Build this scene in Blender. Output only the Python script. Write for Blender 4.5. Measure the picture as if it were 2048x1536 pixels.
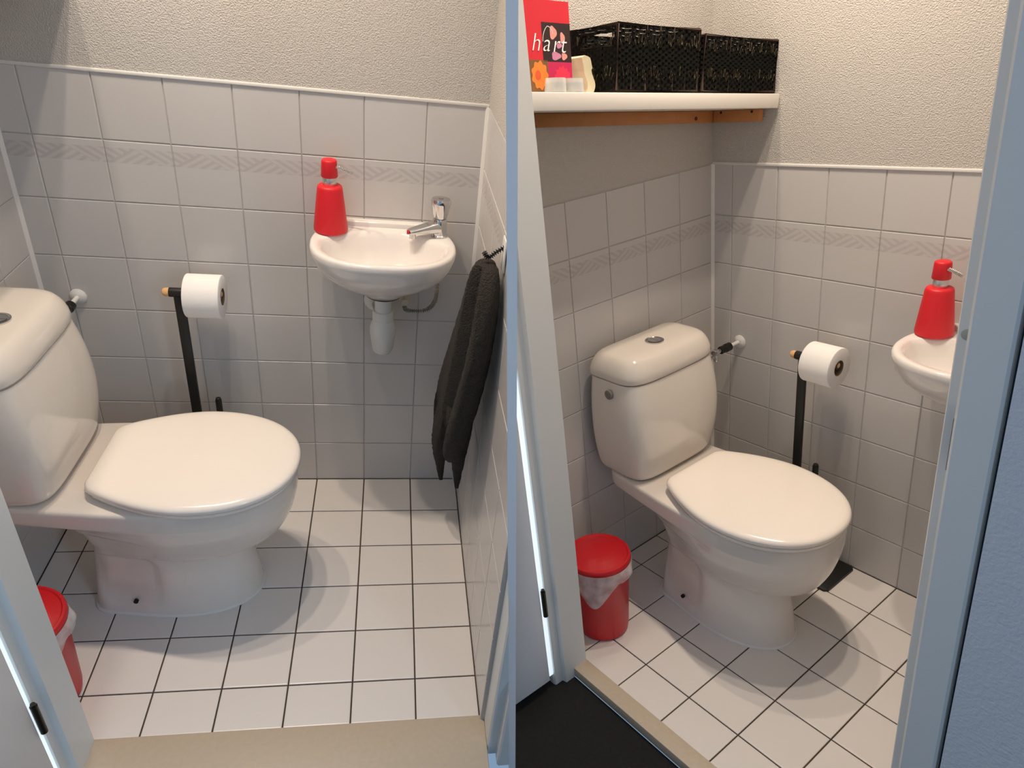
import bpy, bmesh, math, random
from mathutils import Matrix, Vector, Euler
import numpy as np

for o in list(bpy.data.objects):
    bpy.data.objects.remove(o, do_unlink=True)
SC = bpy.context.scene
COL = SC.collection
PI = math.pi
rnd = random.Random(7)

# ------------------------------------------------------------------ camera
cam_data = bpy.data.cameras.new('camera')
cam = bpy.data.objects.new('camera', cam_data)
COL.objects.link(cam)
cam.location = (0, 0, 1.60)
cam.rotation_euler = (math.radians(90 - 29), 0, 0)
cam_data.sensor_width = 36.0
cam_data.lens = 1400 / 2048 * 36.0
cam_data.clip_start = 0.02
SC.camera = cam

# ------------------------------------------------------------------ world, exposure
SC.view_settings.view_transform = 'Standard'
SC.view_settings.look = 'None'
SC.view_settings.gamma = 1
SC.view_settings.use_curve_mapping = False
SC.view_settings.exposure = 0.08
world = bpy.data.worlds.new('world')
SC.world = world
world.use_nodes = True
bg = world.node_tree.nodes['Background']
bg.inputs[0].default_value = (0.40, 0.60, 0.86, 1)     # cool daylight of the hall
bg.inputs[1].default_value = 0.50
sun_d = bpy.data.lights.new('hall_window', 'AREA')      # daylight from the hall window, behind and to the right
sun_d.shape = 'RECTANGLE'
sun_d.size, sun_d.size_y = 1.5, 1.8
sun_d.energy = 72
sun_d.color = (0.62, 0.79, 1.0)
sun_o = bpy.data.objects.new('hall_window', sun_d)
COL.objects.link(sun_o)
sun_o.location = (2.9, -1.5, 1.9)
sun_o.rotation_euler = (Vector((0.1, 1.3, 0.8)) - Vector(sun_o.location)).to_track_quat('-Z', 'Y').to_euler()

# the two rooms as they stand (rotation in degrees, position of the floor corner at the left rear)
ROOM_A = ((4.83, 5.95, 8.34), (-1.2947, 1.7492, 0.2930))
ROOM_B = ((2.31, -7.87, -53.06), (0.7369, 2.0471, -0.0217))
LAMPS = ((0.64, -0.46, 31.0), (0.46, -0.40, 31.0), (0.18, -0.34, 25.0))
LAMP_Z = 2.36
LAMP_COL = (1.0, 0.845, 0.69)

def room_matrix(r):
    e, l = r
    return Matrix.Translation(l) @ Euler([math.radians(a) for a in e], 'XYZ').to_matrix().to_4x4()
MA, MB = room_matrix(ROOM_A), room_matrix(ROOM_B)

def ceiling_lamps(M):
    for x, y, w in LAMPS:
        d = bpy.data.lights.new('spot_bulb', 'SPOT')
        d.spot_size = math.radians(120)
        d.spot_blend = 1.0
        d.energy = w
        d.color = LAMP_COL
        d.shadow_soft_size = 0.022
        o = bpy.data.objects.new('spot_bulb', d)
        COL.objects.link(o)
        o.matrix_world = M @ Matrix.Translation((x, y, LAMP_Z))
ceiling_lamps(MA)
ceiling_lamps(MB)

# ------------------------------------------------------------------ materials
def lin(c):
    return tuple(((v / 255) / 12.92 if v / 255 <= 0.04045 else ((v / 255 + 0.055) / 1.055) ** 2.4) for v in c) + (1,)

def mat(name, rgb, rough=0.4, metal=0.0, coat=0.0, noise=0.0, nscale=8.0, bump=0.0, bscale=60.0, spec=0.5, bdist=0.002, vary=0.0):
    m = bpy.data.materials.new(name)
    m.use_nodes = True
    nt = m.node_tree
    b = nt.nodes['Principled BSDF']
    base = lin(rgb)
    b.inputs['Base Color'].default_value = base
    b.inputs['Roughness'].default_value = rough
    b.inputs['Metallic'].default_value = metal
    b.inputs['Coat Weight'].default_value = coat
    b.inputs['Coat Roughness'].default_value = 0.05
    b.inputs['Specular IOR Level'].default_value = spec
    tc = nt.nodes.new('ShaderNodeTexCoord')
    if noise or vary:
        n = nt.nodes.new('ShaderNodeTexNoise')
        n.inputs['Scale'].default_value = nscale
        n.inputs['Detail'].default_value = 4
        nt.links.new(tc.outputs['Object'], n.inputs['Vector'])
        mr = nt.nodes.new('ShaderNodeMapRange')
        mr.inputs['To Min'].default_value = 1 - noise
        mr.inputs['To Max'].default_value = 1 + noise
        nt.links.new(n.outputs['Fac'], mr.inputs['Value'])
        val = mr.outputs[0]
        if vary:
            oi = nt.nodes.new('ShaderNodeObjectInfo')
            m2 = nt.nodes.new('ShaderNodeMapRange')
            m2.inputs['To Min'].default_value = 1 - vary
            m2.inputs['To Max'].default_value = 1 + vary
            nt.links.new(oi.outputs['Random'], m2.inputs['Value'])
            mm = nt.nodes.new('ShaderNodeMath')
            mm.operation = 'MULTIPLY'
            nt.links.new(val, mm.inputs[0])
            nt.links.new(m2.outputs[0], mm.inputs[1])
            val = mm.outputs[0]
        mx = nt.nodes.new('ShaderNodeVectorMath')
        mx.operation = 'SCALE'
        mx.inputs[0].default_value = base[:3]
        nt.links.new(val, mx.inputs['Scale'])
        nt.links.new(mx.outputs[0], b.inputs['Base Color'])
    if bump:
        n2 = nt.nodes.new('ShaderNodeTexNoise')
        n2.inputs['Scale'].default_value = bscale
        n2.inputs['Detail'].default_value = 3
        nt.links.new(tc.outputs['Object'], n2.inputs['Vector'])
        bp = nt.nodes.new('ShaderNodeBump')
        bp.inputs['Strength'].default_value = bump
        bp.inputs['Distance'].default_value = bdist
        nt.links.new(n2.outputs['Fac'], bp.inputs['Height'])
        nt.links.new(bp.outputs[0], b.inputs['Normal'])
    return m

M_PLASTER = mat('rough_plaster', (202, 196, 188), 0.9, bump=1.0, bscale=320, noise=0.03, nscale=60, bdist=0.0032)
M_GROUT = mat('wall_grout', (196, 190, 182), 0.9)
M_FGROUT = mat('floor_grout', (70, 57, 44), 0.9, noise=0.3, nscale=40)
M_WTILE = mat('wall_tile_glaze', (206, 202, 198), 0.22, noise=0.02, nscale=5, vary=0.02, bump=0.02, bscale=9)
M_FTILE = mat('floor_tile_glaze', (230, 224, 218), 0.3, noise=0.02, nscale=5, vary=0.012)
M_SEAL = mat('sealant', (232, 228, 222), 0.5)
M_CERAMIC = mat('ceramic', (233, 224, 212), 0.12, coat=0.3)
M_SINK = mat('sink_ceramic', (236, 230, 224), 0.1, coat=0.3)
M_SEAT = mat('seat_plastic', (250, 241, 230), 0.18, coat=0.2)
M_CHROME = mat('chrome', (214, 214, 214), 0.14, metal=1.0)
M_STEEL = mat('satin_steel', (226, 224, 220), 0.32, metal=0.9)
M_DARKMETAL = mat('dark_brass', (52, 50, 44), 0.35, metal=0.7)
M_BLACK = mat('black_metal', (24, 24, 22), 0.45)
M_HOLE = mat('dark_hole', (16, 14, 12), 0.9)
M_RED = mat('red_rubber', (222, 30, 42), 0.42)
M_REDBIN = mat('red_bin_plastic', (205, 26, 36), 0.35, bump=0.05, bscale=300)
M_WOODTIP = mat('beech_tip', (226, 178, 122), 0.5, noise=0.08, nscale=60)
M_PAPER = mat('tissue_paper', (246, 243, 238), 0.95, bump=0.25, bscale=220, bdist=0.001)
M_CARD = mat('cardboard', (120, 98, 74), 0.9)
M_PVC = mat('white_plastic', (228, 226, 220), 0.35)
M_CREAM = mat('cream_hose', (214, 206, 182), 0.45)
M_PAINT = mat('white_paint', (226, 228, 226), 0.4)
M_PAINTW = mat('bright_white_paint', (246, 246, 246), 0.5)
M_HALLWALL = mat('hall_wall_paint', (212, 216, 222), 0.85, bump=0.6, bscale=200, bdist=0.002)
M_GAP_SHADE = mat('gap_shade', (44, 52, 62), 0.7)  # dark colour put in for the shade of the gap beside the frame
M_STONE = mat('threshold_stone', (196, 181, 160), 0.5, noise=0.08, nscale=90)
M_CARPET = mat('dark_carpet', (34, 33, 32), 1.0, noise=0.5, nscale=420, bump=1.0, bscale=500, bdist=0.006)
M_SHELF = mat('white_shelf', (242, 236, 226), 0.35)
M_PINE = mat('pine', (196, 132, 78), 0.55, noise=0.15, nscale=22)
M_KNOT = mat('pine_knot', (84, 46, 24), 0.6)
M_WICKER = mat('black_wicker', (24, 23, 20), 0.85, spec=0.12, noise=0.4, nscale=90)
M_CANE_GLINT = mat('cane_glint', (128, 116, 88), 0.7, noise=0.5, nscale=160)  # pale tone painted for glints and light through the weave
M_WFRAME = mat('wicker_frame', (60, 46, 38), 0.8, noise=0.3, nscale=60, spec=0.2)
M_TOWEL = mat('towel', (56, 50, 44), 1.0, noise=0.35, nscale=240, bump=1.0, bscale=260, bdist=0.012)
M_REDCARD = mat('red_print', (206, 36, 52), 0.5)
M_DARKPRINT = mat('dark_print', (44, 26, 28), 0.5, noise=0.3, nscale=60)
M_MAGENTA = mat('magenta_print', (190, 32, 82), 0.5)
M_PINKRED = mat('pink_red_print', (226, 46, 78), 0.5, noise=0.15, nscale=140)
M_OLIVE = mat('olive_print', (122, 84, 48), 0.5)
M_ORANGE = mat('orange_print', (232, 130, 50), 0.5, noise=0.15, nscale=120)
M_DEEPORANGE = mat('deep_orange_print', (214, 88, 48), 0.5)
M_PETAL = mat('petal_print', (226, 150, 140), 0.5, noise=0.2, nscale=150)
M_MAUVE = mat('mauve_print', (196, 130, 160), 0.5, noise=0.2, nscale=150)
M_LETTER = mat('white_lettering', (250, 244, 240), 0.5)
M_IVORY = mat('ivory_paint', (214, 204, 172), 0.45)
M_WAX = mat('tea_light_wax', (240, 236, 228), 0.5)
M_REDDOT = mat('red_mark', (196, 40, 50), 0.4)
M_CAPGREY = mat('cap_grey', (168, 172, 166), 0.5)
M_GREYDISC = mat('grey_plug', (122, 120, 112), 0.35)

def added_glow_mat():  # glow of an added strip, in place of daylight past the door
    m = bpy.data.materials.new('added_daylight_glow')
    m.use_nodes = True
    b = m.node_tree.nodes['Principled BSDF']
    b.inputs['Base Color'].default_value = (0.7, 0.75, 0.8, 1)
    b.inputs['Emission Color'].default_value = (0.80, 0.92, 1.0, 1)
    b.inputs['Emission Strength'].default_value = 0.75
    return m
M_ADDED_GLOW = added_glow_mat()

def film_mat():
    m = bpy.data.materials.new('bin_bag_film')
    m.use_nodes = True
    nt = m.node_tree
    out = nt.nodes['Material Output']
    b = nt.nodes['Principled BSDF']
    b.inputs['Base Color'].default_value = lin((240, 232, 230))
    b.inputs['Roughness'].default_value = 0.25
    t = nt.nodes.new('ShaderNodeBsdfTransparent')
    tc = nt.nodes.new('ShaderNodeTexCoord')
    n = nt.nodes.new('ShaderNodeTexNoise')
    n.inputs['Scale'].default_value = 26
    n.inputs['Detail'].default_value = 3
    nt.links.new(tc.outputs['Object'], n.inputs['Vector'])
    mr = nt.nodes.new('ShaderNodeMapRange')
    mr.inputs['From Min'].default_value = 0.3
    mr.inputs['From Max'].default_value = 0.7
    mr.inputs['To Min'].default_value = 0.35
    mr.inputs['To Max'].default_value = 0.75
    nt.links.new(n.outputs['Fac'], mr.inputs['Value'])
    mx = nt.nodes.new('ShaderNodeMixShader')
    nt.links.new(mr.outputs[0], mx.inputs[0])
    nt.links.new(t.outputs[0], mx.inputs[1])
    nt.links.new(b.outputs[0], mx.inputs[2])
    nt.links.new(mx.outputs[0], out.inputs['Surface'])
    return m
M_FILM = film_mat()

def glass_mat():
    m = mat('tea_light_glass', (245, 245, 240), 0.06)
    b = m.node_tree.nodes['Principled BSDF']
    b.inputs['Transmission Weight'].default_value = 0.45
    b.inputs['Roughness'].default_value = 0.25
    b.inputs['IOR'].default_value = 1.3
    return m
M_GLASS = glass_mat()

def stained_ceramic():
    """the pan's glaze with a faint pinkish stain round the fixing recess"""
    m = mat('pan_ceramic', (233, 224, 214), 0.12, coat=0.3)
    nt = m.node_tree
    b = nt.nodes['Principled BSDF']
    tc = nt.nodes.new('ShaderNodeTexCoord')
    vm = nt.nodes.new('ShaderNodeVectorMath')
    vm.operation = 'SUBTRACT'
    vm.inputs[1].default_value = (-0.03, -0.1, 0.12)
    nt.links.new(tc.outputs['Object'], vm.inputs[0])
    sc = nt.nodes.new('ShaderNodeVectorMath')
    sc.operation = 'MULTIPLY'
    sc.inputs[1].default_value = (9.5, 0, 8.0)
    nt.links.new(vm.outputs[0], sc.inputs[0])
    ln = nt.nodes.new('ShaderNodeVectorMath')
    ln.operation = 'LENGTH'
    nt.links.new(sc.outputs[0], ln.inputs[0])
    n = nt.nodes.new('ShaderNodeTexNoise')
    n.inputs['Scale'].default_value = 14
    nt.links.new(tc.outputs['Object'], n.inputs['Vector'])
    ad = nt.nodes.new('ShaderNodeMath')
    nt.links.new(ln.outputs['Value'], ad.inputs[0])
    nt.links.new(n.outputs['Fac'], ad.inputs[1])
    mr = nt.nodes.new('ShaderNodeMapRange')
    mr.interpolation_type = 'SMOOTHSTEP'
    mr.inputs['From Min'].default_value = 0.75
    mr.inputs['From Max'].default_value = 1.6
    mr.inputs['To Min'].default_value = 0.55
    mr.inputs['To Max'].default_value = 0.0
    nt.links.new(ad.outputs[0], mr.inputs['Value'])
    mx = nt.nodes.new('ShaderNodeMix')
    mx.data_type = 'RGBA'
    mx.inputs[6].default_value = lin((233, 224, 214))
    mx.inputs[7].default_value = lin((224, 196, 186))
    nt.links.new(mr.outputs[0], mx.inputs[0])
    nt.links.new(mx.outputs[2], b.inputs['Base Color'])
    return m
M_PAN = stained_ceramic()

def decor_tile_mat():
    """flat print of the border tile: a band of slanted strokes leaning two ways"""
    m = bpy.data.materials.new('border_tile_glaze')
    m.use_nodes = True
    nt = m.node_tree
    b = nt.nodes['Principled BSDF']
    b.inputs['Roughness'].default_value = 0.22
    tc = nt.nodes.new('ShaderNodeTexCoord')
    sp = nt.nodes.new('ShaderNodeSeparateXYZ')
    nt.links.new(tc.outputs['Object'], sp.inputs[0])
    def mth(op, a, c=None, clamp=False):
        n = nt.nodes.new('ShaderNodeMath')
        n.operation = op
        n.use_clamp = clamp
        for i, v in enumerate((a, c)):
            if v is None:
                continue
            if isinstance(v, (int, float)):
                n.inputs[i].default_value = v
            else:
                nt.links.new(v, n.inputs[i])
        return n.outputs[0]
    x, z = sp.outputs['X'], sp.outputs['Z']
    v = mth('DIVIDE', mth('SUBTRACT', z, 0.022), 0.036)              # 0..1 across the band
    u = mth('DIVIDE', mth('ADD', x, 0.075), 0.0625)                  # repeat length
    tri = mth('PINGPONG', u, 1.0)
    upper = mth('GREATER_THAN', v, tri)
    s1 = mth('SINE', mth('MULTIPLY', mth('ADD', u, mth('MULTIPLY', v, 0.95)), 14.0))
    s2 = mth('SINE', mth('MULTIPLY', mth('SUBTRACT', u, mth('MULTIPLY', v, 0.95)), 14.0))
    inv = mth('SUBTRACT', 1.0, upper)
    s = mth('ADD', mth('MULTIPLY', s1, upper), mth('MULTIPLY', s2, inv))
    band = mth('MULTIPLY', mth('GREATER_THAN', v, 0.0), mth('LESS_THAN', v, 1.0))
    n = nt.nodes.new('ShaderNodeTexNoise')
    n.inputs['Scale'].default_value = 30
    nt.links.new(tc.outputs['Object'], n.inputs['Vector'])
    k = mth('MULTIPLY', mth('ADD', mth('MULTIPLY', s, 0.55), mth('MULTIPLY', n.outputs['Fac'], 0.9)), band, True)
    base = mth('MULTIPLY', k, 0.55)
    soft = mth('ADD', base, mth('MULTIPLY', band, 0.12), True)
    mx = nt.nodes.new('ShaderNodeMix')
    mx.data_type = 'RGBA'
    mx.inputs[6].default_value = lin((206, 202, 198))
    mx.inputs[7].default_value = lin((184, 176, 174))
    nt.links.new(soft, mx.inputs[0])
    nt.links.new(mx.outputs[2], b.inputs['Base Color'])
    return m
M_DECOR = decor_tile_mat()

# ------------------------------------------------------------------ mesh helpers
def finish(bm, name, m, sharp=35):
    bmesh.ops.recalc_face_normals(bm, faces=bm.faces)
    me = bpy.data.meshes.new(name)
    bm.to_mesh(me)
    bm.free()
    me.materials.append(m)
    if sharp is not None:
        me.polygons.foreach_set('use_smooth', [True] * len(me.polygons))
        me.set_sharp_from_angle(angle=math.radians(sharp))
    return me

def box(bm, x0, x1, y0, y1, z0, z1, bevel=0.0, seg=2):
    vs = [bm.verts.new((x, y, z)) for x in (x0, x1) for y in (y0, y1) for z in (z0, z1)]
    idx = ((0, 1, 3, 2), (4, 6, 7, 5), (0, 4, 5, 1), (2, 3, 7, 6), (0, 2, 6, 4), (1, 5, 7, 3))
    fs = [bm.faces.new([vs[i] for i in f]) for f in idx]
    if bevel:
        es = list({e for f in fs for e in f.edges})
        bmesh.ops.bevel(bm, geom=es, offset=bevel, segments=seg, affect='EDGES', profile=0.5)

def prism(bm, poly, z0, z1):
    """vertical prism over a plan polygon"""
    a = [bm.verts.new((x, y, z0)) for x, y in poly]
    b = [bm.verts.new((x, y, z1)) for x, y in poly]
    n = len(poly)
    for i in range(n):
        bm.faces.new((a[i], a[(i + 1) % n], b[(i + 1) % n], b[i]))
    bm.faces.new(a[::-1])
    bm.faces.new(b)

def loft(bm, rings, cap0=True, cap1=True, closed=True):
    R = [[bm.verts.new(p) for p in r] for r in rings]
    n = len(R[0])
    m = n if closed else n - 1
    for a, b in zip(R[:-1], R[1:]):
        for i in range(m):
            j = (i + 1) % n
            bm.faces.new((a[i], a[j], b[j], b[i]))
    if cap0:
        bm.faces.new(R[0][::-1])
    if cap1:
        bm.faces.new(R[-1])
    return R

def lathe(bm, prof, c=(0, 0, 0), seg=32, axis='z', rot=None, cap0=True, cap1=True):
    rings = []
    for r, h in prof:
        ring = []
        for i in range(seg):
            a = 2 * PI * i / seg
            if axis == 'z':
                p = Vector((r * math.cos(a), r * math.sin(a), h))
            elif axis == 'x':
                p = Vector((h, r * math.cos(a), r * math.sin(a)))
            else:
                p = Vector((r * math.cos(a), h, r * math.sin(a)))
            if rot is not None:
                p = rot @ p
            ring.append(p + Vector(c))
        rings.append(ring)
    return loft(bm, rings, cap0, cap1)

def tube(bm, pts, r, seg=12, smooth=4):
    P = [Vector(p) for p in pts]
    if len(P) > 2 and smooth:
        Q = []
        E = [2 * P[0] - P[1]] + P + [2 * P[-1] - P[-2]]
        for i in range(1, len(E) - 2):
            for k in range(smooth):
                t = k / smooth
                a, b, c, d = E[i - 1], E[i], E[i + 1], E[i + 2]
                Q.append(0.5 * ((2 * b) + (c - a) * t + (2 * a - 5 * b + 4 * c - d) * t * t + (3 * b - a - 3 * c + d) * t ** 3))
        Q.append(P[-1])
        P = Q
    rings = []
    up = Vector((0.13, 0.21, 0.97))
    for i, p in enumerate(P):
        d = (P[min(i + 1, len(P) - 1)] - P[max(i - 1, 0)]).normalized()
        u = d.cross(up)
        if u.length < 1e-4:
            u = d.cross(Vector((1, 0, 0)))
        u.normalize()
        w = d.cross(u).normalized()
        up = w if abs(w.dot(d)) < 0.9 else up
        rings.append([p + r * (math.cos(2 * PI * k / seg) * u + math.sin(2 * PI * k / seg) * w) for k in range(seg)])
    loft(bm, rings)

def outline(xr, xf, xm, hw, wr, rc=0.02, p=2.2, nf=18, ns=10, nc=6, q=0):
    """D-shaped half outline from the straight rear (x = xr) to the round front (x = xf); returns the full ring of (x, y)"""
    rc = min(rc, wr * 0.9, (xm - xr) * 0.9)
    half = []
    def rise(t):
        return 1 - max(0.0, 1 - t) ** q if q else t * t * (3 - 2 * t)
    for i in range(nc + 1):
        a = PI / 2 * i / nc
        x = xr + rc * (1 - math.cos(a))
        t = (x - xr) / (xm - xr)
        h = wr + (hw - wr) * rise(t)
        half.append((x, h - rc + rc * math.sin(a)))
    for i in range(1, ns + 1):
        x = xr + rc + (xm - xr - rc) * i / ns
        t = (x - xr) / (xm - xr)
        half.append((x, wr + (hw - wr) * rise(t)))
    for i in range(1, nf + 1):
        a = PI / 2 * i / nf
        c, s = math.cos(a), math.sin(a)
        half.append((xm + (xf - xm) * s ** (2 / p), hw * max(c, 0) ** (2 / p)))
    half[-1] = (xf, 0.0)
    return half + [(x, -y) for x, y in half[-2::-1]]

def cat(keys, n):
    """Catmull-Rom through rows of numbers"""
    K = np.array(keys, float)
    E = np.vstack([2 * K[0] - K[1], K, 2 * K[-1] - K[-2]])
    out = []
    for i in range(1, len(E) - 2):
        for k in range(n):
            t = k / n
            a, b, c, d = E[i - 1:i + 3]
            out.append(0.5 * (2 * b + (c - a) * t + (2 * a - 5 * b + 4 * c - d) * t * t + (3 * b - a - 3 * c + d) * t ** 3))
    out.append(K[-1])
    return out

# ------------------------------------------------------------------ object helpers
BASE = {}
ROOMOF = {}

class Room:
    def __init__(self, M, side):
        self.M = M
        self.side = side            # -1: stays on the left of the partition, +1: on the right
        self.objs = []

def tag(o, label, cat_, group=None, kind=None):
    o['label'] = label
    o['category'] = cat_
    if group:
        o['group'] = group
    if kind:
        o['kind'] = kind

def thing(room, name, label, cat_, base, nudge=(0, 0, 0), rot=(0, 0, 0), group=None, bm=None, m=None, sharp=35):
    """a top-level thing: an Empty (or one mesh) at its base; shapes are given in room coordinates"""
    data = None
    if bm is not None:
        bmesh.ops.translate(bm, verts=bm.verts, vec=-Vector(base))
        data = finish(bm, name, m, sharp)
    o = bpy.data.objects.new(name, data)
    COL.objects.link(o)
    o.matrix_world = room.M @ Matrix.Translation(Vector(base) + Vector(nudge)) @ Euler(rot, 'XYZ').to_matrix().to_4x4()
    if data is None:
        o.empty_display_size = 0.05
    tag(o, label, cat_, group)
    BASE[o] = Vector(base)
    room.objs.append(o)
    return o

def part(name, bm, m, parent, label=None, sharp=35, kind=None):
    b = BASE[parent]
    bmesh.ops.translate(bm, verts=bm.verts, vec=-b)
    o = bpy.data.objects.new(name, finish(bm, name, m, sharp))
    COL.objects.link(o)
    o.parent = parent
    BASE[o] = b
    if label:
        o['label'] = label
    if kind:
        o['kind'] = kind
    return o

def struct(room, name, label, bm, m, nudge=(0, 0, 0), sharp=None):
    o = bpy.data.objects.new(name, finish(bm, name, m, sharp))
    COL.objects.link(o)
    o.matrix_world = room.M @ Matrix.Translation(nudge)
    o['kind'] = 'structure'
    o['label'] = label
    BASE[o] = Vector((0, 0, 0))
    room.objs.append(o)
    return o

def B():
    return bmesh.new()

# ------------------------------------------------------------------ tiles
TILE_CACHE = {}
def tile_mesh(w, h, m):
    key = (round(w, 4), round(h, 4), m.name)
    if key in TILE_CACHE:
        return TILE_CACHE[key]
    bm = B()
    g, e, d = (0.0017, 0.0028, 0.0035) if m.name.startswith('floor') else (0.0010, 0.0020, 0.0035)
    def ring(off, y):
        a, b = w / 2 - off, h / 2 - off
        return [(-a, y, -b), (a, y, -b), (a, y, b), (-a, y, b)]
    loft(bm, [ring(g, 0.004), ring(g, -d + 0.0016), ring(g + 0.0008, -d + 0.0004), ring(g + e, -d)], True, True)
    me = finish(bm, 'tile', m, None)
    TILE_CACHE[key] = me
    return me

def lay(wall, cells, where, decor_row=None, name='tile'):
    """cells: (u0, u1, v0, v1); where(u, v) gives the tile's centre and rotation in the wall's frame"""
    for u0, u1, v0, v1 in cells:
        dec = decor_row is not None and abs(v0 - decor_row) < 1e-3
        m = M_DECOR if dec else (M_FTILE if name == 'floor_tile' else M_WTILE)
        me = tile_mesh(u1 - u0, v1 - v0, m)
        n = 'border_tile' if dec else name
        t = bpy.data.objects.new(n, me)
        COL.objects.link(t)
        t.parent = wall
        loc, rot = where((u0 + u1) / 2, (v0 + v1) / 2)
        t.location = loc
        t.rotation_euler = rot

TOP = 1.1955                     # upper edge of the tiling
XR = 1.12                        # right wall
YF = -0.851                      # front edge of the tiled floor
X0 = 0.0702
ROWS = [0.0] + [0.148 + 0.1496 * i for i in range(8)]
ROWS[-1] = TOP

def build_shell(room, word, jl=0.0, jr=0.0, sill=-0.896):
    # ---- floor
    bm = B()
    box(bm, -0.02, XR + 0.02, YF, 0.03, -0.08, -0.0025)
    fl = struct(room, 'floor', 'floor of cream square tiles with dark brown joints ' + word, bm, M_FGROUT)
    us = [0.0] + [X0 + 0.15 * i for i in range(8)]
    us[-1] = XR
    vs = [0.0] + [-0.15 + -0.1481 * i for i in range(5)] + [YF]
    lay(fl, [(us[i], us[i + 1], vs[j + 1], vs[j]) for i in range(len(us) - 1) for j in range(len(vs) - 1)],
        lambda u, v: ((u, v, -0.0035), (-PI / 2, 0, 0)), None, 'floor_tile')
    # ---- back wall: grouted base, plaster above the tiles, sealant
    bm = B()
    box(bm, -0.1, XR + 0.1, 0.0025, 0.10, -0.05, 2.42)
    wb = struct(room, 'wall_back', 'pale tiled wall behind the toilet roll stand with rough plaster above ' + word, bm, M_GROUT)
    lay(wb, [(us[i], us[i + 1], ROWS[j], ROWS[j + 1]) for i in range(len(us) - 1) for j in range(8)],
        lambda u, v: ((u, 0.0035, v), (0, 0, 0)), ROWS[6])
    bm = B()
    box(bm, -0.02, XR + 0.02, -0.0005, 0.02, TOP + 0.003, 2.41)
    part('plaster', bm, M_PLASTER, wb, sharp=None)
    bm = B()
    box(bm, -0.01, XR, -0.0035, 0.004, TOP - 0.0015, TOP + 0.0065, 0.0015)
    part('top_sealant', bm, M_SEAL, wb)
    # ---- left wall
    bm = B()
    box(bm, -0.10, -0.0025, -1.0, 0.10, -0.05, 2.42)
    wl = struct(room, 'wall_left', 'tiled wall behind the toilet cistern ' + word, bm, M_GROUT)
    ls = [0.0] + [-0.1481 - 0.1458 * i for i in range(5)] + [-0.86]
    lay(wl, [(ls[i + 1], ls[i], ROWS[j], ROWS[j + 1]) for i in range(len(ls) - 1) for j in range(8)],
        lambda u, v: ((-0.0035, u, v), (0, 0, PI / 2)), ROWS[6])
    bm = B()
    box(bm, -0.02, 0.0005, -0.93, 0.0, TOP + 0.003, 2.41)
    part('plaster', bm, M_PLASTER, wl, sharp=None)
    bm = B()
    prism(bm, [(-.003, .003), (-.003, -.0075), (0.0005, -.0075), (.0075, -0.0005), (.0075, .003)], 0, TOP)
    part('corner_sealant', bm, M_SEAL, wl)
    # ---- right wall
    bm = B()
    box(bm, XR + 0.0025, XR + 0.10, -0.86, 0.10, -0.05, 2.42)
    wr = struct(room, 'wall_right', ('tiled wall carrying the dark towel ' if room.side < 0 else 'narrow tiled wall hidden behind the blue door frame ') + word, bm, M_GROUT)
    rs = [0.0, -0.12, -0.27, -0.42, -0.57, -0.72, -0.86]
    lay(wr, [(rs[i + 1], rs[i], ROWS[j], ROWS[j + 1]) for i in range(len(rs) - 1) for j in range(8)],
        lambda u, v: ((XR + 0.0035, u, v), (0, 0, -PI / 2)), ROWS[6])
    bm = B()
    box(bm, XR - 0.0005, XR + 0.02, -0.93, 0.0, TOP + 0.003, 2.41)
    part('plaster', bm, M_PLASTER, wr, sharp=None)
    bm = B()
    prism(bm, [(XR + .003, .003), (XR + .003, -.0085), (XR - 0.0005, -.0085), (XR - .0085, -0.0005), (XR - .0085, .003)], 0, TOP)
    part('corner_sealant', bm, M_SEAL, wr)
    # ---- ceiling
    bm = B()
    box(bm, -0.1, XR + 0.1, -0.97, 0.1, 2.40, 2.46)
    struct(room, 'ceiling', 'white ceiling above the tiled room ' + word, bm, M_PAINT)
    # ---- front wall, frame, threshold, door
    bm = B()
    box(bm, -0.12, 0.16, -0.94, -0.853, -0.06, 2.42)
    box(bm, 0.16, XR + 0.02, -0.94, -0.853, 2.08, 2.42)
    if room.side > 0:
        box(bm, 1.146 + jr, 2.9, -0.957, -0.853, -0.06, 2.42)
    else:
        box(bm, 1.146 + jr, 1.5, -0.957, -0.853, -0.06, 2.42)
    struct(room, 'wall_front', 'hall side wall around the doorway ' + word, bm, M_HALLWALL)
    bm = B()
    prism(bm, [(0.15, -0.851), (0.258, -0.851), (0.258, -0.926), (0.245, -0.930), (0.245, -0.953), (0.238, -0.956), (0.15, -0.956)], -0.03, 2.08)
    struct(room, 'trim_1', 'left white painted door jamb, warm grey on its reveal ' + word, bm, M_PAINT, (jl, 0, 0))
    bm = B()
    prism(bm, [(1.139, -0.851), (1.070, -0.851), (1.070, -0.921), (1.073, -0.926), (1.092, -0.926), (1.092, -0.951), (1.096, -0.955), (1.136, -0.955), (1.139, -0.952)], -0.03, 2.08)
    jr_o = struct(room, 'trim_2', 'right door jamb lit blue by daylight ' + word, bm, M_PAINT, (jr, 0, 0))
    bm = B()
    box(bm, 1.1388, 1.1465, -0.940, -0.87, -0.05, 2.4)  # dark strip filling the gap, its shade given by colour
    part('frame_gap', bm, M_GAP_SHADE, jr_o, 'dark strip coloured as the shade in the gap beside the frame')
    bm = B()
    box(bm, 1.0908, 1.0922, -0.9495, -0.929, 1.02, 1.09)
    part('strike_plate', bm, M_DARKMETAL, jr_o, 'narrow dark strike plate')
    bm = B()
    lathe(bm, [(0.0065, 0), (0.0065, -0.0012), (0.005, -0.002)], (1.0825, -0.926, 1.185), 20, 'y')
    part('screw_cap', bm, M_CAPGREY, jr_o, 'round grey screw cap')
    bm = B()
    box(bm, 0.15, 1.15, -0.956, -0.851, 2.05, 2.10)
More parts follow.
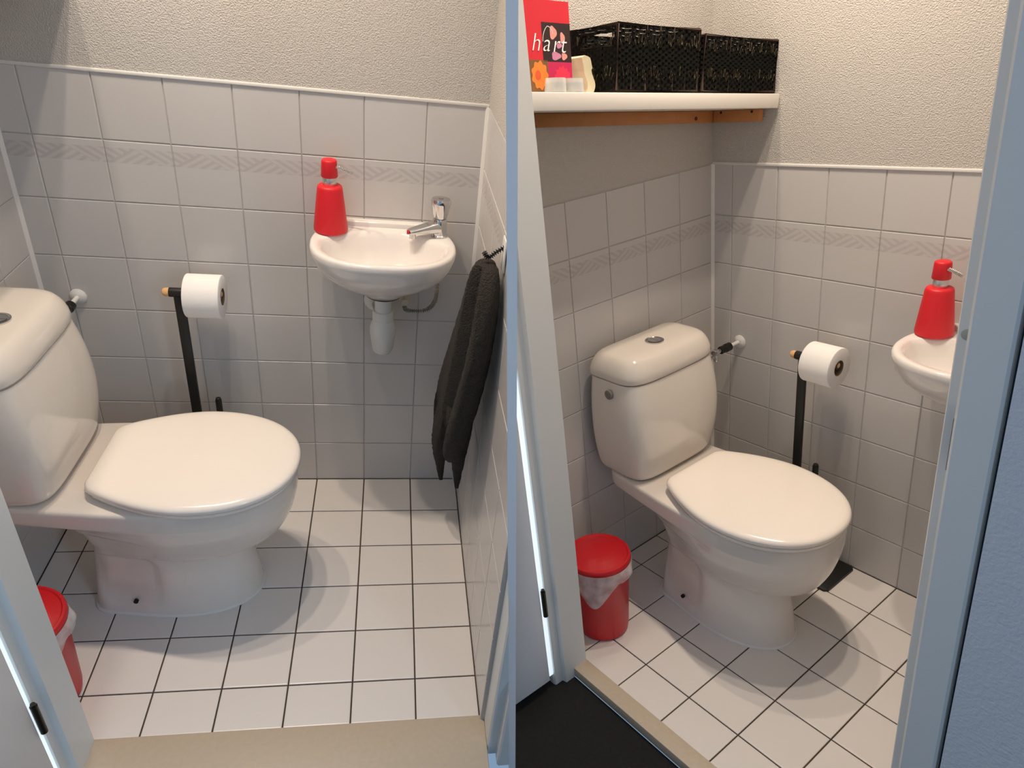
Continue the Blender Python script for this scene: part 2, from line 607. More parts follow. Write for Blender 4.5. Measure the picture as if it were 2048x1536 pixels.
    struct(room, 'trim_3', 'door frame head ' + word, bm, M_PAINT)
    bm = B()
    box(bm, 0.20, 1.13, sill, -0.848, -0.03, 0.001, 0.003)
    struct(room, 'trim_4', 'beige stone threshold between tiles and hall carpet ' + word, bm, M_STONE, sharp=35)
    bm = B()
    box(bm, 0.212, 0.250, -1.80, -0.974, 0.006, 2.04, 0.002)
    dr = struct(room, 'door_1', 'white door leaf standing open at the left ' + word, bm, M_PAINTW, (jl, 0, 0), 35)
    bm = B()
    box(bm, 0.232, 0.243, -0.9735, -0.957, 0.012, 2.045)  # glowing strip added in the hinge gap, stands in for unseen daylight
    struct(room, 'added_glow_strip', 'added glowing strip standing in for daylight between open door leaf and left jamb ' + word, bm, M_ADDED_GLOW, (jl, 0, 0))
    for z in (0.27, 1.05, 1.80):
        bm = B()
        lathe(bm, [(0.0065, z - 0.04), (0.0065, z + 0.04)], (0.2545, -0.966, 0), 14)
        lathe(bm, [(0.0045, z + 0.04), (0.0045, z + 0.046)], (0.2545, -0.966, 0), 14)
        part('hinge', bm, M_DARKMETAL, dr)
    # ---- hall floor
    bm = B()
    box(bm, -1.2, 2.6, -2.6, sill - 0.0005, -0.10, -0.03)
    struct(room, 'floor', 'dark charcoal hall carpet in front of the threshold ' + word, bm, M_CARPET)

# ------------------------------------------------------------------ toilet
def ring3(ring, z, yc):
    return [(x, yc + y, z) for x, y in ring]

def build_toilet(room, label, nudge, rz):
    yc = -0.425
    t = thing(room, 'toilet', label, 'toilet', (0.32, yc, 0), nudge, (0, 0, rz))
    # pan: z, xr, xf, xm, hw, wr, rc
    keys = [(0.000, .172, .574, .38, .117, .100, .045), (0.012, .174, .572, .38, .115, .098, .045),
            (0.070, .180, .564, .38, .108, .094, .045), (0.130, .188, .555, .38, .104, .090, .045),
            (0.175, .194, .560, .38, .106, .090, .045), (0.198, .196, .580, .39, .112, .090, .045),
            (0.214, .196, .618, .40, .126, .092, .045), (0.235, .192, .640, .41, .139, .096, .045),
            (0.275, .182, .660, .42, .157, .104, .045), (0.315, .165, .672, .43, .170, .114, .045),
            (0.338, .130, .677, .43, .175, .128, .045), (0.352, .062, .679, .43, .178, .140, .045),
            (0.362, .034, .680, .43, .179, .146, .045), (0.392, .030, .681, .43, .179, .148, .045),
            (0.402, .033, .679, .43, .176, .145, .045), (0.405, .040, .672, .43, .170, .138, .045)]
    bm = B()
    rings = []
    for k in cat(keys, 5):
        z, xr, xf, xm, hw, wr, rc = k
        ring = []
        for x, y in outline(xr, xf, xm, hw, wr, rc, 2.15, 24, 16, 8, 1.5 if z > .3 else 0):
            # shallow rounded panel on either flank of the foot
            def ss(a, b, v):
                q = min(max((v - a) / (b - a), 0), 1)
                return q * q * (3 - 2 * q)
            qx, qz = abs(x - .278) - .040, abs(z - .112) - .050
            sdf = math.hypot(max(qx, 0), max(qz, 0)) + min(max(qx, qz), 0) - .034
            msk = 1 - ss(-.009, .006, sdf)
            yy = y - math.copysign(0.006, y) * msk if abs(y) > 0.03 else y
            ring.append((x, yc + yy, z))
        rings.append(ring)
    loft(bm, rings)
    part('pan', bm, M_PAN, t, sharp=60)
    bm = B()
    loft(bm, [[(x, yc + y, z) for x, y in outline(.172 - d, .574 + d, .38, .117 + d, .100 + d, .045, 2.15, 24, 16, 8)] for d, z in ((.0035, .0002), (.003, .003), (.0005, .006), (-.003, .0065))])
    part('base_sealant', bm, M_SEAL, t, sharp=60)
    bm = B()
    lathe(bm, [(0.0055, 0.004), (0.0055, -0.003)], (0.286, yc - 0.106, 0.046), 16, 'y')
    part('fixing_hole', bm, M_HOLE, t, 'small dark fixing hole')
    # cistern
    yk = -0.422
    keys = [(0.409, .020, .180, .08, .150, .150, .02), (0.416, .016, .188, .08, .158, .158, .02), (0.440, .014, .196, .08, .168, .168, .02),
            (0.500, .012, .206, .08, .179, .178, .02), (0.570, .012, .209, .08, .184, .183, .02), (0.640, .012, .203, .08, .181, .181, .02),
            (0.700, .012, .191, .08, .173, .174, .02), (0.711, .013, .188, .08, .171, .172, .02)]
    bm = B()
    loft(bm, [ring3(outline(a[1], a[2], a[3], a[4], a[5], a[6], 5.0, 24, 6, 5), a[0], yk) for a in cat(keys, 4)])
    part('cistern', bm, M_CERAMIC, t, sharp=60)
    bm = B()
    rr = []
    for z, d in ((0.7135, -.004), (0.715, .002), (0.722, .005), (0.738, .003), (0.753, -.002), (0.765, -.008), (0.774, -.015), (0.7795, -.023), (0.7828, -.034), (0.7846, -.050), (0.7858, -.075)):
        rr.append(ring3(outline(0.012 - min(d, .004) * .5, .188 + d, .08, .172 + d, .173 + d, .02 + max(0, -d) * .5, 4.4, 24, 6, 5), z, yk))
    loft(bm, rr)
    part('cistern_lid', bm, M_CERAMIC, t, sharp=60)
    bt = B()
    lathe(bt, [(0.0265, 0.7835), (0.0265, 0.7885), (0.0235, 0.7895), (0.0215, 0.7880), (0.0215, 0.786)], (0.112, -0.432, 0), 32)
    bo = part('flush_button', bt, M_CHROME, t, 'round chrome flush button')
    bt = B()
    for s in (0, 1):
        pts = [(0.112 + 0.0195 * math.cos(a), -0.432 + (0.0015 if s else -0.0015) + 0.0195 * math.sin(a)) for a in [PI * s + PI * k / 14 for k in range(15)]]
        prism(bt, pts, 0.786, 0.7893)
    part('button_half', bt, M_CHROME, bo)
    bt = B()
    lathe(bt, [(0.0135, 0.004), (0.0135, -0.0015), (0.011, -0.0025)], (0.100, yk - 0.1835, 0.678), 24, 'y')
    part('side_plug', bt, M_GREYDISC, t, 'round grey plug on the cistern side')
    # seat and lid
    ys = -0.434
    def seatring(d, z, front=0.0):
        return ring3(outline(.243 - d * .6, .690 + d, .46, .186 + d, .112 + d, .018 + max(d, 0), 2.15, 24, 16, 6, 1.75), z, ys)
    bm = B()
    loft(bm, [seatring(-.016, .4072), seatring(-.009, .4082), seatring(-.006, .4125), seatring(-.007, .4175), seatring(-.013, .4195)])
    part('seat', bm, M_SEAT, t, sharp=60)
    bm = B()
    loft(bm, [seatring(-.012, .4232), seatring(-.002, .4248), seatring(.001, .4300), seatring(-.0005, .4375), seatring(-.0055, .4420),
              seatring(-.014, .4446), seatring(-.03, .4462), seatring(-.06, .4475), seatring(-.10, .4485)])
    part('seat_lid', bm, M_SEAT, t, sharp=60)
    for s in (-1, 1):
        bm = B()
        lathe(bm, [(0.007, -0.022), (0.008, -0.020), (0.008, 0.020), (0.007, 0.022)], (0.244, ys + 0.006 + s * 0.078, 0.4135), 18, 'y')
        part('hinge', bm, M_SEAT, t)
    return t

# ------------------------------------------------------------------ wash basin and its fittings
def build_basin(room, lab, nudge, fittings=True):
    cx = 0.885
    s = thing(room, 'wash_basin', lab['basin'], 'sink', (cx, 0, 0.86), nudge)
    def R(xr, xf, xm, hw, wr, z, rc=0.03, p=2.4):
        return [(cx + y, -x - .0015, z) for x, y in outline(xr, xf, xm, hw, wr, rc, p, 20, 12, 6)]
    bm = B()
    keys = [(0.058, 0.150, .105, .045, .042, .712), (0.050, .160, .105, .055, .050, .722), (0.030, .188, .11, .088, .078, .742), (0.010, .222, .115, .125, .110, .765),
            (0.0, .252, .12, .155, .138, .792), (0.0, .268, .12, .171, .150, .818), (0.0, .275, .12, .178, .156, .840), (0.0, .276, .12, .179, .157, .853), (0.002, .273, .12, .176, .155, .859), (0.005, .268, .12, .172, .151, .8605)]
    rings = [R(*k) for k in keys]
    rings += [R(.052, .258, .13, .160, .085, .8600, .04), R(.056, .253, .13, .155, .080, .8565, .04), R(.062, .247, .13, .149, .076, .846, .04),
              R(.068, .238, .13, .140, .072, .825, .04), R(.078, .222, .13, .124, .066, .800, .04), R(.092, .198, .13, .095, .055, .782, .03), R(.105, .165, .13, .04, .03, .776, .02), R(.112, .148, .13, .02, .016, .7755, .01)]
    loft(bm, rings)
    part('bowl', bm, M_SINK, s, sharp=60)
    bm = B()
    prism(bm, [(cx - .13, -.002), (cx - .115, -.018), (cx - .085, -.028), (cx + .085, -.028), (cx + .115, -.018), (cx + .13, -.002)], .858, .874)
    bmesh.ops.bevel(bm, geom=[e for e in bm.edges if all(v.co.z > .87 for v in e.verts)], offset=.004, segments=3, affect='EDGES', profile=.5)
    part('back_ledge', bm, M_SINK, s, sharp=40)
    bm = B()
    lathe(bm, [(.017, .7765), (.017, .7785), (.012, .7795), (.010, .778)], (cx, -.13, 0), 24)
    part('drain', bm, M_CHROME, s, 'round chrome drain')
    # tap
    n2 = nudge
    tp = thing(room, 'pillar_tap', lab['tap'], 'tap', (1.024, -.062, .8605), n2)
    bm = B()
    lathe(bm, [(.0205, .8605), (.0205, .865), (.0185, .867), (.0180, .885), (.0185, .892), (.0185, .905), (.0165, .9085)], (1.024, -.062, 0), 28)
    part('body', bm, M_CHROME, tp)
    bm = B()
    a, b_ = Vector((1.026, -.061, .889)), Vector((.945, -.094, .879))
    d = (b_ - a).normalized()
    u = Vector((-d.y, d.x, 0)).normalized()
    w = Vector((0, 0, 1))
    rings = []
    for t_, hw, h0, h1 in ((0, .0185, -.019, .016), (.3, .0175, -.015, .013), (.6, .0155, -.0095, .010), (.88, .0135, -.0065, .0075), (1, .0115, -.0055, .0055)):
        c = a.lerp(b_, t_)
        ring = []
        for k in range(16):
            q = 2 * PI * k / 16
            cs, sn = math.cos(q), math.sin(q)
            ring.append(c + u * hw * math.copysign(abs(cs) ** .6, cs) + w * ((h1 if sn > 0 else -h0) * math.copysign(abs(sn) ** .6, sn)))
        rings.append(ring)
    loft(bm, rings)
    part('spout', bm, M_CHROME, tp, sharp=50)
    bm = B()
    lathe(bm, [(.0085, .862), (.0085, .876)], (.955, -.090, 0), 18)
    part('aerator', bm, M_CHROME, tp)
    bm = B()
    e = b_ + d * 0.0015
    box(bm, e.x - .0035, e.x + .003, e.y - .0075, e.y + .0075, e.z - .003, e.z + .004, .001)
    part('temperature_mark', bm, M_REDDOT, tp, 'red mark on the spout end')
    bm = B()
    seg = 36
    rings = []
    for r, z, fl in ((.0135, .908, 0), (.0165, .911, .04), (.0195, .925, .07), (.0240, .948, .05), (.0248, .954, .02), (.0225, .9595, 0), (.010, .961, 0)):
        rings.append([(1.024 + r * (1 + fl * math.cos(6 * 2 * PI * k / seg)) * math.cos(2 * PI * k / seg), -.062 + r * (1 + fl * math.cos(6 * 2 * PI * k / seg)) * math.sin(2 * PI * k / seg), z) for k in range(seg)])
    loft(bm, rings)
    kn = part('knob', bm, M_CHROME, tp, sharp=45)
    bm = B()
    lathe(bm, [(.007, .9605), (.007, .962), (.005, .9625)], (1.024, -.062, 0), 18)
    part('knob_cap', bm, M_GREYDISC, kn)
    # trap
    tr = thing(room, 'bottle_trap', lab['trap'], 'trap', (cx, -.105, .545), nudge)
    c = (cx, -.105, 0)
    bm = B()
    lathe(bm, [(.046, .7085), (.046, .7110), (.043, .7112)], c, 32)
    part('sealing_ring', bm, M_BLACK, tr, 'thin black rubber ring')
    bm = B()
    lathe(bm, [(.022, .66), (.022, .700), (.040, .7075), (.040, .7085)], c, 28)
    part('tailpipe', bm, M_PVC, tr)
    bm = B()
    lathe(bm, [(.027, .634), (.028, .637), (.028, .658), (.026, .661), (.0225, .661)], c, 28)
    part('collar_nut', bm, M_PVC, tr)
    bm = B()
    lathe(bm, [(.018, .5325), (.023, .535), (.0285, .545), (.033, .585), (.0335, .590)], c, 32)
    part('cup', bm, M_PVC, tr)
    bm = B()
    lathe(bm, [(.0345, .5905), (.0345, .600), (.034, .612), (.028, .632), (.026, .635)], c, 32)
    part('bottle', bm, M_PVC, tr)
    bm = B()
    tube(bm, [(cx, -.10, .626), (cx - .01, -.05, .630), (cx - .018, -.006, .634)], .015, 14)
    part('outlet_pipe', bm, M_PVC, tr)
    bm = B()
    lathe(bm, [(.034, .0), (.034, -.004), (.024, -.012), (.016, -.013)], (cx - .02, -.0005, .640), 28, 'y')
    part('rosette', bm, M_PVC, tr)
    # water supply
    sp = thing(room, 'supply_hose', lab['hose'], 'hose', (.945, 0, .655), nudge)
    bm = B()
    lathe(bm, [(.017, 0), (.017, -.004), (.010, -.008), (.010, -.040), (.006, -.042)], (.943, -.0005, .652), 20, 'y')
    part('wall_elbow', bm, M_CREAM, sp)
    bm = B()
    tube(bm, [(.943, -.036, .652), (.945, -.038, .632), (.965, -.036, .626), (1.0, -.036, .630), (1.022, -.042, .655), (1.028, -.055, .70), (1.026, -.062, .765)], .0065, 12, 6)
    part('flexible_hose', bm, M_CREAM, sp)
    # soap dispenser
    so = thing(room, 'soap_dispenser', lab['soap'], 'soap dispenser', (.752, -.066, .8612), Vector(nudge) + Vector(lab.get('soap_nudge', (0, 0, 0))))
    c = (.752, -.066, .8612)
    bm = B()
    lathe(bm, [(.0385, 0), (.0415, .003), (.0418, .009), (.0305, .108), (.0290, .113), (.026, .1155), (.016, .117)], c, 40)
    part('bottle', bm, M_RED, so, sharp=40)
    bm = B()
    lathe(bm, [(.0155, .116), (.0165, .1175), (.0165, .135), (.0155, .1365)], c, 32)
    part('collar', bm, M_STEEL, so, 'chrome collar')
    bm = B()
    lathe(bm, [(.0192, .136), (.0202, .138), (.0184, .172), (.0176, .1755), (.015, .1775)], c, 32)
    hd = part('pump_head', bm, M_RED, so, sharp=40)
    bm = B()
    p0 = Vector(c) + Vector((.014, -.008, .163))
    tube(bm, [p0, p0 + Vector((.016, -.007, -.002)), p0 + Vector((.030, -.013, -.005)), p0 + Vector((.042, -.018, -.0085))], .0040, 12, 4)
    part('spout', bm, M_STEEL, hd, 'thin chrome spout')

# ------------------------------------------------------------------ toilet roll stand and roll
def build_stand(room, labs, nudge):
    st = thing(room, 'toilet_roll_stand', labs[0], 'stand', (.44, -.08, 0), nudge)
    bm = B()
    prism(bm, [(.352, -.150), (.362, -.160), (.540, -.160), (.550, -.150), (.550, -.016), (.540, -.006), (.362, -.006), (.352, -.016)], .0005, .009)
    bmesh.ops.bevel(bm, geom=[e for e in bm.edges if all(v.co.z > .008 for v in e.verts)], offset=.002, segments=2, affect='EDGES', profile=.5)
    part('base_plate', bm, M_BLACK, st)
    bm = B()
    box(bm, .377, .402, -.099, -.087, .008, .697, .003)
    part('post', bm, M_BLACK, st)
    bm = B()
    lathe(bm, [(.0118, .368), (.0122, .37), (.0122, .400), (.0128, .490), (.0124, .4925)], (0, -.093, .700), 24, 'x')
    ar = part('roll_arm', bm, M_BLACK, st)
    for x0, x1, k in ((.369, .350, 1), (.492, .4955, .62)):
        bm = B()
        s = 1 if x1 > x0 else -1
        L = abs(x1 - x0)
        lathe(bm, [(.0112 * k, x0), (.0112 * k, x0 + s * L * .55), (.0085 * k, x0 + s * L * .85), (.003, x1)], (0, -.093, .700), 20, 'x')
        part('wooden_tip', bm, M_WOODTIP, ar, 'pale wooden tip')
    bm = B()
    lathe(bm, [(.0085, .008), (.0085, .372), (.0065, .379), (.002, .381)], (.452, -.098, 0), 20)
    part('spare_rod', bm, M_BLACK, st)
    # roll
    ro = thing(room, 'toilet_roll', labs[1], 'toilet paper', (.459, -.093, .69), nudge)
    cz = .6925
    bm = B()
    prof = [(.022, .410), (.0545, .4095), (.0555, .4105), (.0560, .412), (.0560, .493), (.0555, .4945), (.0545, .4955), (.022, .495)]
    R = lathe(bm, prof, (0, -.093, cz), 48, 'x', None, False, False)
    for i in range(48):
        bm.faces.new((R[0][i], R[-1][i], R[-1][(i + 1) % 48], R[0][(i + 1) % 48]))
    part('paper', bm, M_PAPER, ro, sharp=50)
    bm = B()
    R = lathe(bm, [(.0219, .4098), (.0219, .4955), (.0205, .4955), (.0205, .4098)], (0, -.093, cz), 32, 'x', None, False, False)
    for i in range(32):
        bm.faces.new((R[0][i], R[-1][i], R[-1][(i + 1) % 32], R[0][(i + 1) % 32]))
    part('core', bm, M_CARD, ro, 'brown cardboard core')

def build_valve(room, label, nudge, end):
    v = thing(room, 'stop_valve', label, 'valve', (.06, 0, .657), nudge)
    c = Vector((.06, 0, .657))
    bm = B()
    lathe(bm, [(.021, -.0005), (.021, -.003), (.013, -.010), (.008, -.011)], c, 26, 'y')
    part('rosette', bm, M_PVC, v)
    bm = B()
    lathe(bm, [(.0062, -.008), (.0062, -.055)], c, 16, 'y')
    part('pipe', bm, M_PVC, v)
    bm = B()
    lathe(bm, [(.010, -.050), (.0135, -.053), (.0135, -.072), (.010, -.075), (.0125, -.078), (.0125, -.096), (.009, -.099)], c, 18, 'y')
    part('valve_body', bm, M_DARKMETAL, v, 'dark valve body')
    bm = B()
    e = Vector(end)
    tube(bm, [c + Vector((0, -.097, 0)), c + Vector((.004, -.118, .002)), e + Vector((-.004, .014, .004)), e], .0062, 12, 5)
    lathe(bm, [(.011, -.112), (.012, -.114), (.012, -.128), (.010, -.130)], c, 6, 'y')
    part('connector', bm, M_CHROME, v, 'chrome connecting pipe')
    bm = B()
    lathe(bm, [(.0065, -.028), (.0095, -.026), (.0095, -.012), (.0065, -.004)], c + Vector((0.002, -.120, 0)), 14)
    part('tap_handle', bm, M_CHROME, v, 'small chrome tap handle')

def build_bin(room, labs, nudge):
    cx, cy = .136, -.722
    b = thing(room, 'waste_bin', labs[0], 'bin', (cx, cy, 0), nudge)
    bm = B()
    lathe(bm, [(.066, .001), (.071, .004), (.074, .020), (.084, .232), (.087, .236), (.087, .246)], (cx, cy, 0), 48)
    part('bucket', bm, M_REDBIN, b, sharp=40)
    bm = B()
    lathe(bm, [(.089, .2465), (.0905, .248), (.0905, .257), (.088, .261), (.083, .262), (.080, .2585), (.074, .2595), (.055, .267), (.03, .2715), (.006, .273)], (cx, cy, 0), 48)
    part('lid', bm, M_REDBIN, b, sharp=40)
    # bag: folded over the rim and hanging outside
    bm = B()
    n = 72
    rings = []
    r2 = random.Random(3)
    ph = [r2.uniform(0, 6.28) for _ in range(6)]
    def wob(a):
        return .5 * math.sin(5 * a + ph[0]) + .3 * math.sin(11 * a + ph[1]) + .25 * math.sin(17 * a + ph[2])
    for s in np.linspace(0, 1, 12):
        ring = []
        for i in range(n):
            a = 2 * PI * i / n
            da = abs((a - math.radians(300) + PI) % (2 * PI) - PI)
            low = .205 - .070 * math.exp(-(da / .55) ** 2) - .012 * math.sin(3 * a + ph[3])
            z = .2475 + (low - .2475) * s
            r = .0875 - .012 * (.2475 - z) / .13 + .004 + (.006 + .008 * s) * (.35 + .5 * wob(a)) * math.sin(PI * min(1, s * 1.15)) ** .5 + .010 * s * math.exp(-((a - .3) / .5) ** 2)
            ring.append((cx + max(r, .0845 - .040 * (.25 - z)) * math.cos(a), cy + max(r, .0845 - .040 * (.25 - z)) * math.sin(a), z))
        rings.append(ring)
    loft(bm, rings, False, False)
    thing(room, 'bin_bag', labs[1], 'bag', (cx, cy, .25), nudge, bm=bm, m=M_FILM, sharp=60)

# ------------------------------------------------------------------ towel
def build_towel(room, nudge):
    nudge = Vector(nudge)
    hk = thing(room, 'towel_hook', 'small clear and black hook holding the towel on the right tiled wall', 'hook', (XR, -.47, 1.02), nudge)
    bm = B()
    box(bm, XR - .006, XR - .0005, -.490, -.450, .975, 1.045, .003)
    part('back_plate', bm, M_PVC, hk)
    bm = B()
    tube(bm, [(XR - .004, -.47, 1.025), (XR - .022, -.47, 1.012), (XR - .034, -.47, 1.000), (XR - .044, -.47, 1.012)], .006, 10, 4)
    part('peg', bm, M_BLACK, hk, 'black peg')
    bm = B()
    N = 64
    def leaf(levels, seed, k1, k2):
        q = random.Random(seed)
        p1, p2 = q.uniform(0, 6), q.uniform(0, 6)
        rings = []
        for z, yc, hw, xc, hd in cat(levels, 6):
            ring = []
            for i in range(N):
                a = 2 * PI * i / N
                c, s = math.cos(a), math.sin(a)
                y = yc + hw * math.copysign(abs(c) ** .8, c)
                fold = .30 * math.sin(k1 * (y - yc) / max(hw, .01) + p1 + 3 * z) + .16 * math.sin(k2 * (y - yc) / max(hw, .01) + p2)
                t = (yc - y) / max(hw, .01)
                groove = 1.1 * math.exp(-((t - .22) / .08) ** 2) * min(1, hw / .1) if k1 == 4.0 else 0
                fold += groove if s < 0 else 0
                x = xc + hd * (math.copysign(abs(s) ** .8, s) + (fold if s < 0 else fold * .3) * min(1, hw / .05))
                ring.append((min(x + q.uniform(-.0012, .0012), XR - .003), y + q.uniform(-.0015, .0015), z))
            rings.append(ring)
        loft(bm, rings)
    leaf([(.990, -.470, .014, 1.086, .010), (.982, -.470, .040, 1.085, .020), (.95, -.468, .070, 1.083, .026), (.90, -.462, .095, 1.081, .029), (.82, -.445, .122, 1.077, .031), (.72, -.415, .142, 1.071, .033),
          (.62, -.380, .154, 1.064, .034), (.54, -.350, .156, 1.058, .033), (.48, -.330, .148, 1.056, .029), (.44, -.320, .126, 1.057, .022), (.42, -.315, .10, 1.058, .015)], 1, 4.0, 7.0)
    leaf([(.54, -.265, .088, 1.054, .026), (.44, -.235, .090, 1.044, .026), (.37, -.220, .078, 1.040, .023), (.31, -.212, .058, 1.041, .018), (.25, -.212, .034, 1.045, .012), (.19, -.218, .008, 1.050, .005)], 2, 3.0, 6.0)
    leaf([(.56, -.415, .080, 1.066, .024), (.50, -.405, .058, 1.068, .022), (.43, -.395, .040, 1.071, .016), (.36, -.386, .022, 1.074, .011), (.30, -.380, .006, 1.077, .005)], 3, 3.0, 5.0)
    thing(room, 'towel', 'dark grey brown terry towel hanging folded from the hook on the right tiled wall', 'towel', (1.09, -.47, .99), nudge, bm=bm, m=M_TOWEL, sharp=70)

# ------------------------------------------------------------------ shelf with its things
def shelf_frame(rx, z):
    """all that stands on the shelf follows its tilt about a pivot"""
    P = Vector((0.11, -0.357, 1.395))
    T = Matrix.Translation(P + Vector((0, 0, z))) @ Matrix.Rotation(rx, 4, 'X') @ Matrix.Translation(-P)
    return T

def build_shelf(room, labs, rx, dz, length=0.85, full=True):
    old = room.M
    room.M = old @ shelf_frame(rx, dz)
    bm = B()
    box(bm, .002, .220, -length, -.003, 1.3755, 1.411, .002)
    thing(room, 'shelf', labs[0], 'shelf', (.11, -.42, 1.378), bm=bm, m=M_SHELF)
    if full:
        bm = B()
        box(bm, .003, .022, -.835, -.004, 1.343, 1.375, .0015)
        ba = thing(room, 'shelf_batten', labs[1], 'batten', (.012, -.42, 1.345), bm=bm, m=M_PINE)
        bm = B()
        lathe(bm, [(.0055, 0), (.0055, .0012), (.003, .0016)], (.022, -.095, 1.355), 14, 'x')
        part('knot', bm, M_KNOT, ba, 'dark knot')
        bm = B()
        box(bm, .024, .176, -.022, -.004, 1.343, 1.375, .0015)
        bb = thing(room, 'shelf_batten', labs[2], 'batten', (.1, -.013, 1.345), bm=bm, m=M_PINE)
        for x in (.05, .152):
            bm = B()
            lathe(bm, [(.0035, 0), (.0035, -.0014), (.002, -.0018)], (x, -.022, 1.369), 12, 'y')
            part('screw_head', bm, M_DARKMETAL, bb, 'dark screw head')
        basket(room, labs[3], .006, .206, -.588, -.322, True)
        basket(room, labs[4], .006, .206, -.302, -.012, False)
        picture(room, labs[5])
        ornament(room, labs[6])
        for i, (x, y, l) in enumerate(((.192, -.750, labs[7]), (.192, -.701, labs[8]))):
            tea_light(room, l, x, y)
    room.M = old

def basket(room, label, x0, x1, y0, y1, handle):
    z0, z1 = 1.4118, (1.552 if handle else 1.542)
    b = thing(room, 'basket', label, 'basket', ((x0 + x1) / 2, (y0 + y1) / 2, z0))
    bm = B()
    r = .0042
    q = [(x0, y0), (x1, y0), (x1, y1), (x0, y1)]
    for i in range(4):
        a, c = q[i], q[(i + 1) % 4]
        for z in (z0 + r, z1 - r):
            tube(bm, [(a[0], a[1], z), (c[0], c[1], z)], r, 8, 0)
        tube(bm, [(a[0], a[1], z0 + r), (a[0], a[1], z1 - r)], r, 8, 0)
    part('rim_frame', bm, M_WFRAME, b)
    bm = B()
    box(bm, x0 + .003, x1 - .003, y0 + .003, y1 - .003, z0 + .001, z0 + .004)
    part('bottom', bm, M_WICKER, b)
    zc = (z0 + z1) / 2
    rr = random.Random(int(abs(y0) * 1000))
    for side in range(4):
        a, c = Vector(q[side] + (0,)), Vector(q[(side + 1) % 4] + (0,))
        L = (c - a).length
        d = (c - a) / L
        nrm = Vector((d.y, -d.x, 0))
        bm = B()
        hole = handle and side == 0
        def inhole(s, z):
            return hole and .085 < s < .185 and z1 - .044 < z < z1 - .016
        # horizontal strands, woven in and out of the stakes
        n = max(10, int(L / .0105))
        for k in range(20):
            z = z0 + .008 + k * (z1 - z0 - .016) / 19
            run = []
            for i in range(n * 2 + 1):
                s = L * i / (n * 2)
                if inhole(s, z):
                    if len(run) > 1:
                        strip(bm, run, .0066)
                    run = []
                    continue
                off = .0022 * math.sin(PI * (i / 2 + k)) + rr.uniform(-.0007, .0007)
                sag = .0042 * math.sin(PI * ((s / .048) % 1.0)) * (1 if z < zc else -1)
                run.append((a + d * s + nrm * (off) + Vector((0, 0, z + sag * math.sin(PI * ((z - z0) / (z1 - z0) * 2 % 1)))), d, nrm))
            if len(run) > 1:
                strip(bm, run, .0066)
        part('weave', bm, M_WICKER, b, sharp=None, kind='stuff')
        bm = B()
        m_ = max(4, round(L / .048))
        for i in range(1, m_):
            s = L * i / m_
            if hole and .085 < s < .185:
                tube(bm, [tuple(a + d * s + Vector((0, 0, z0 + .004))), tuple(a + d * s + Vector((0, 0, z1 - .046)))], .0026, 6, 0)
                continue
            tube(bm, [tuple(a + d * s + Vector((0, 0, z0 + .004))), tuple(a + d * s + Vector((0, 0, z1 - .004)))], .0026, 6, 0)
        if hole:
            for s in (.085, .185):
                tube(bm, [tuple(a + d * s + Vector((0, 0, z1 - .044))), tuple(a + d * s + Vector((0, 0, z1 - .014)))], .003, 6, 0)
            for z in (z1 - .045, z1 - .015):
                tube(bm, [tuple(a + d * .083 + Vector((0, 0, z))), tuple(a + d * .187 + Vector((0, 0, z)))], .0034, 6, 0)
        part('stakes', bm, M_WFRAME, b, kind='stuff')
        bm = B()
        # two tiers of split cane fans, pale colour standing in for light specks
        for i in range(m_):
            for zb in (z0 + .006, zc + .002):
                for f in range(-4, 5):
                    if rr.random() < .42:
                        continue
                    ang = f * .20
                    s0 = L * (i + .5) / m_
                    s1 = s0 + math.sin(ang) * .026
                    zt = zb + .014 + .036 * math.cos(ang * 1.25)
                    if inhole(s1, zt) or inhole(s0, (zb + zt) / 2) or not 0 < s1 < L:
                        continue
                    p = a + d * (s0 + (s1 - s0) * .62) + nrm * .0042 + Vector((0, 0, zb + (zt - zb) * .62))
                    qv = a + d * s1 + nrm * .0044 + Vector((0, 0, zt))
                    tube(bm, [tuple(p), tuple(qv)], .0009, 4, 0)
        part('cane_fan_glints', bm, M_CANE_GLINT, b, 'split cane fans, pale in place of glints and light specks in the weave', kind='stuff')

def strip(bm, run, h):
    prev = None
    for p, d, n in run:
        cur = [bm.verts.new(p + Vector((0, 0, s * h / 2)) + n * o) for s, o in ((-1, -.0006), (1, -.0006), (1, .0006), (-1, .0006))]
        if prev:
            for i in range(4):
                j = (i + 1) % 4
                bm.faces.new((prev[i], prev[j], cur[j], cur[i]))
        else:
            bm.faces.new(cur[::-1])
        prev = cur
    bm.faces.new(prev)

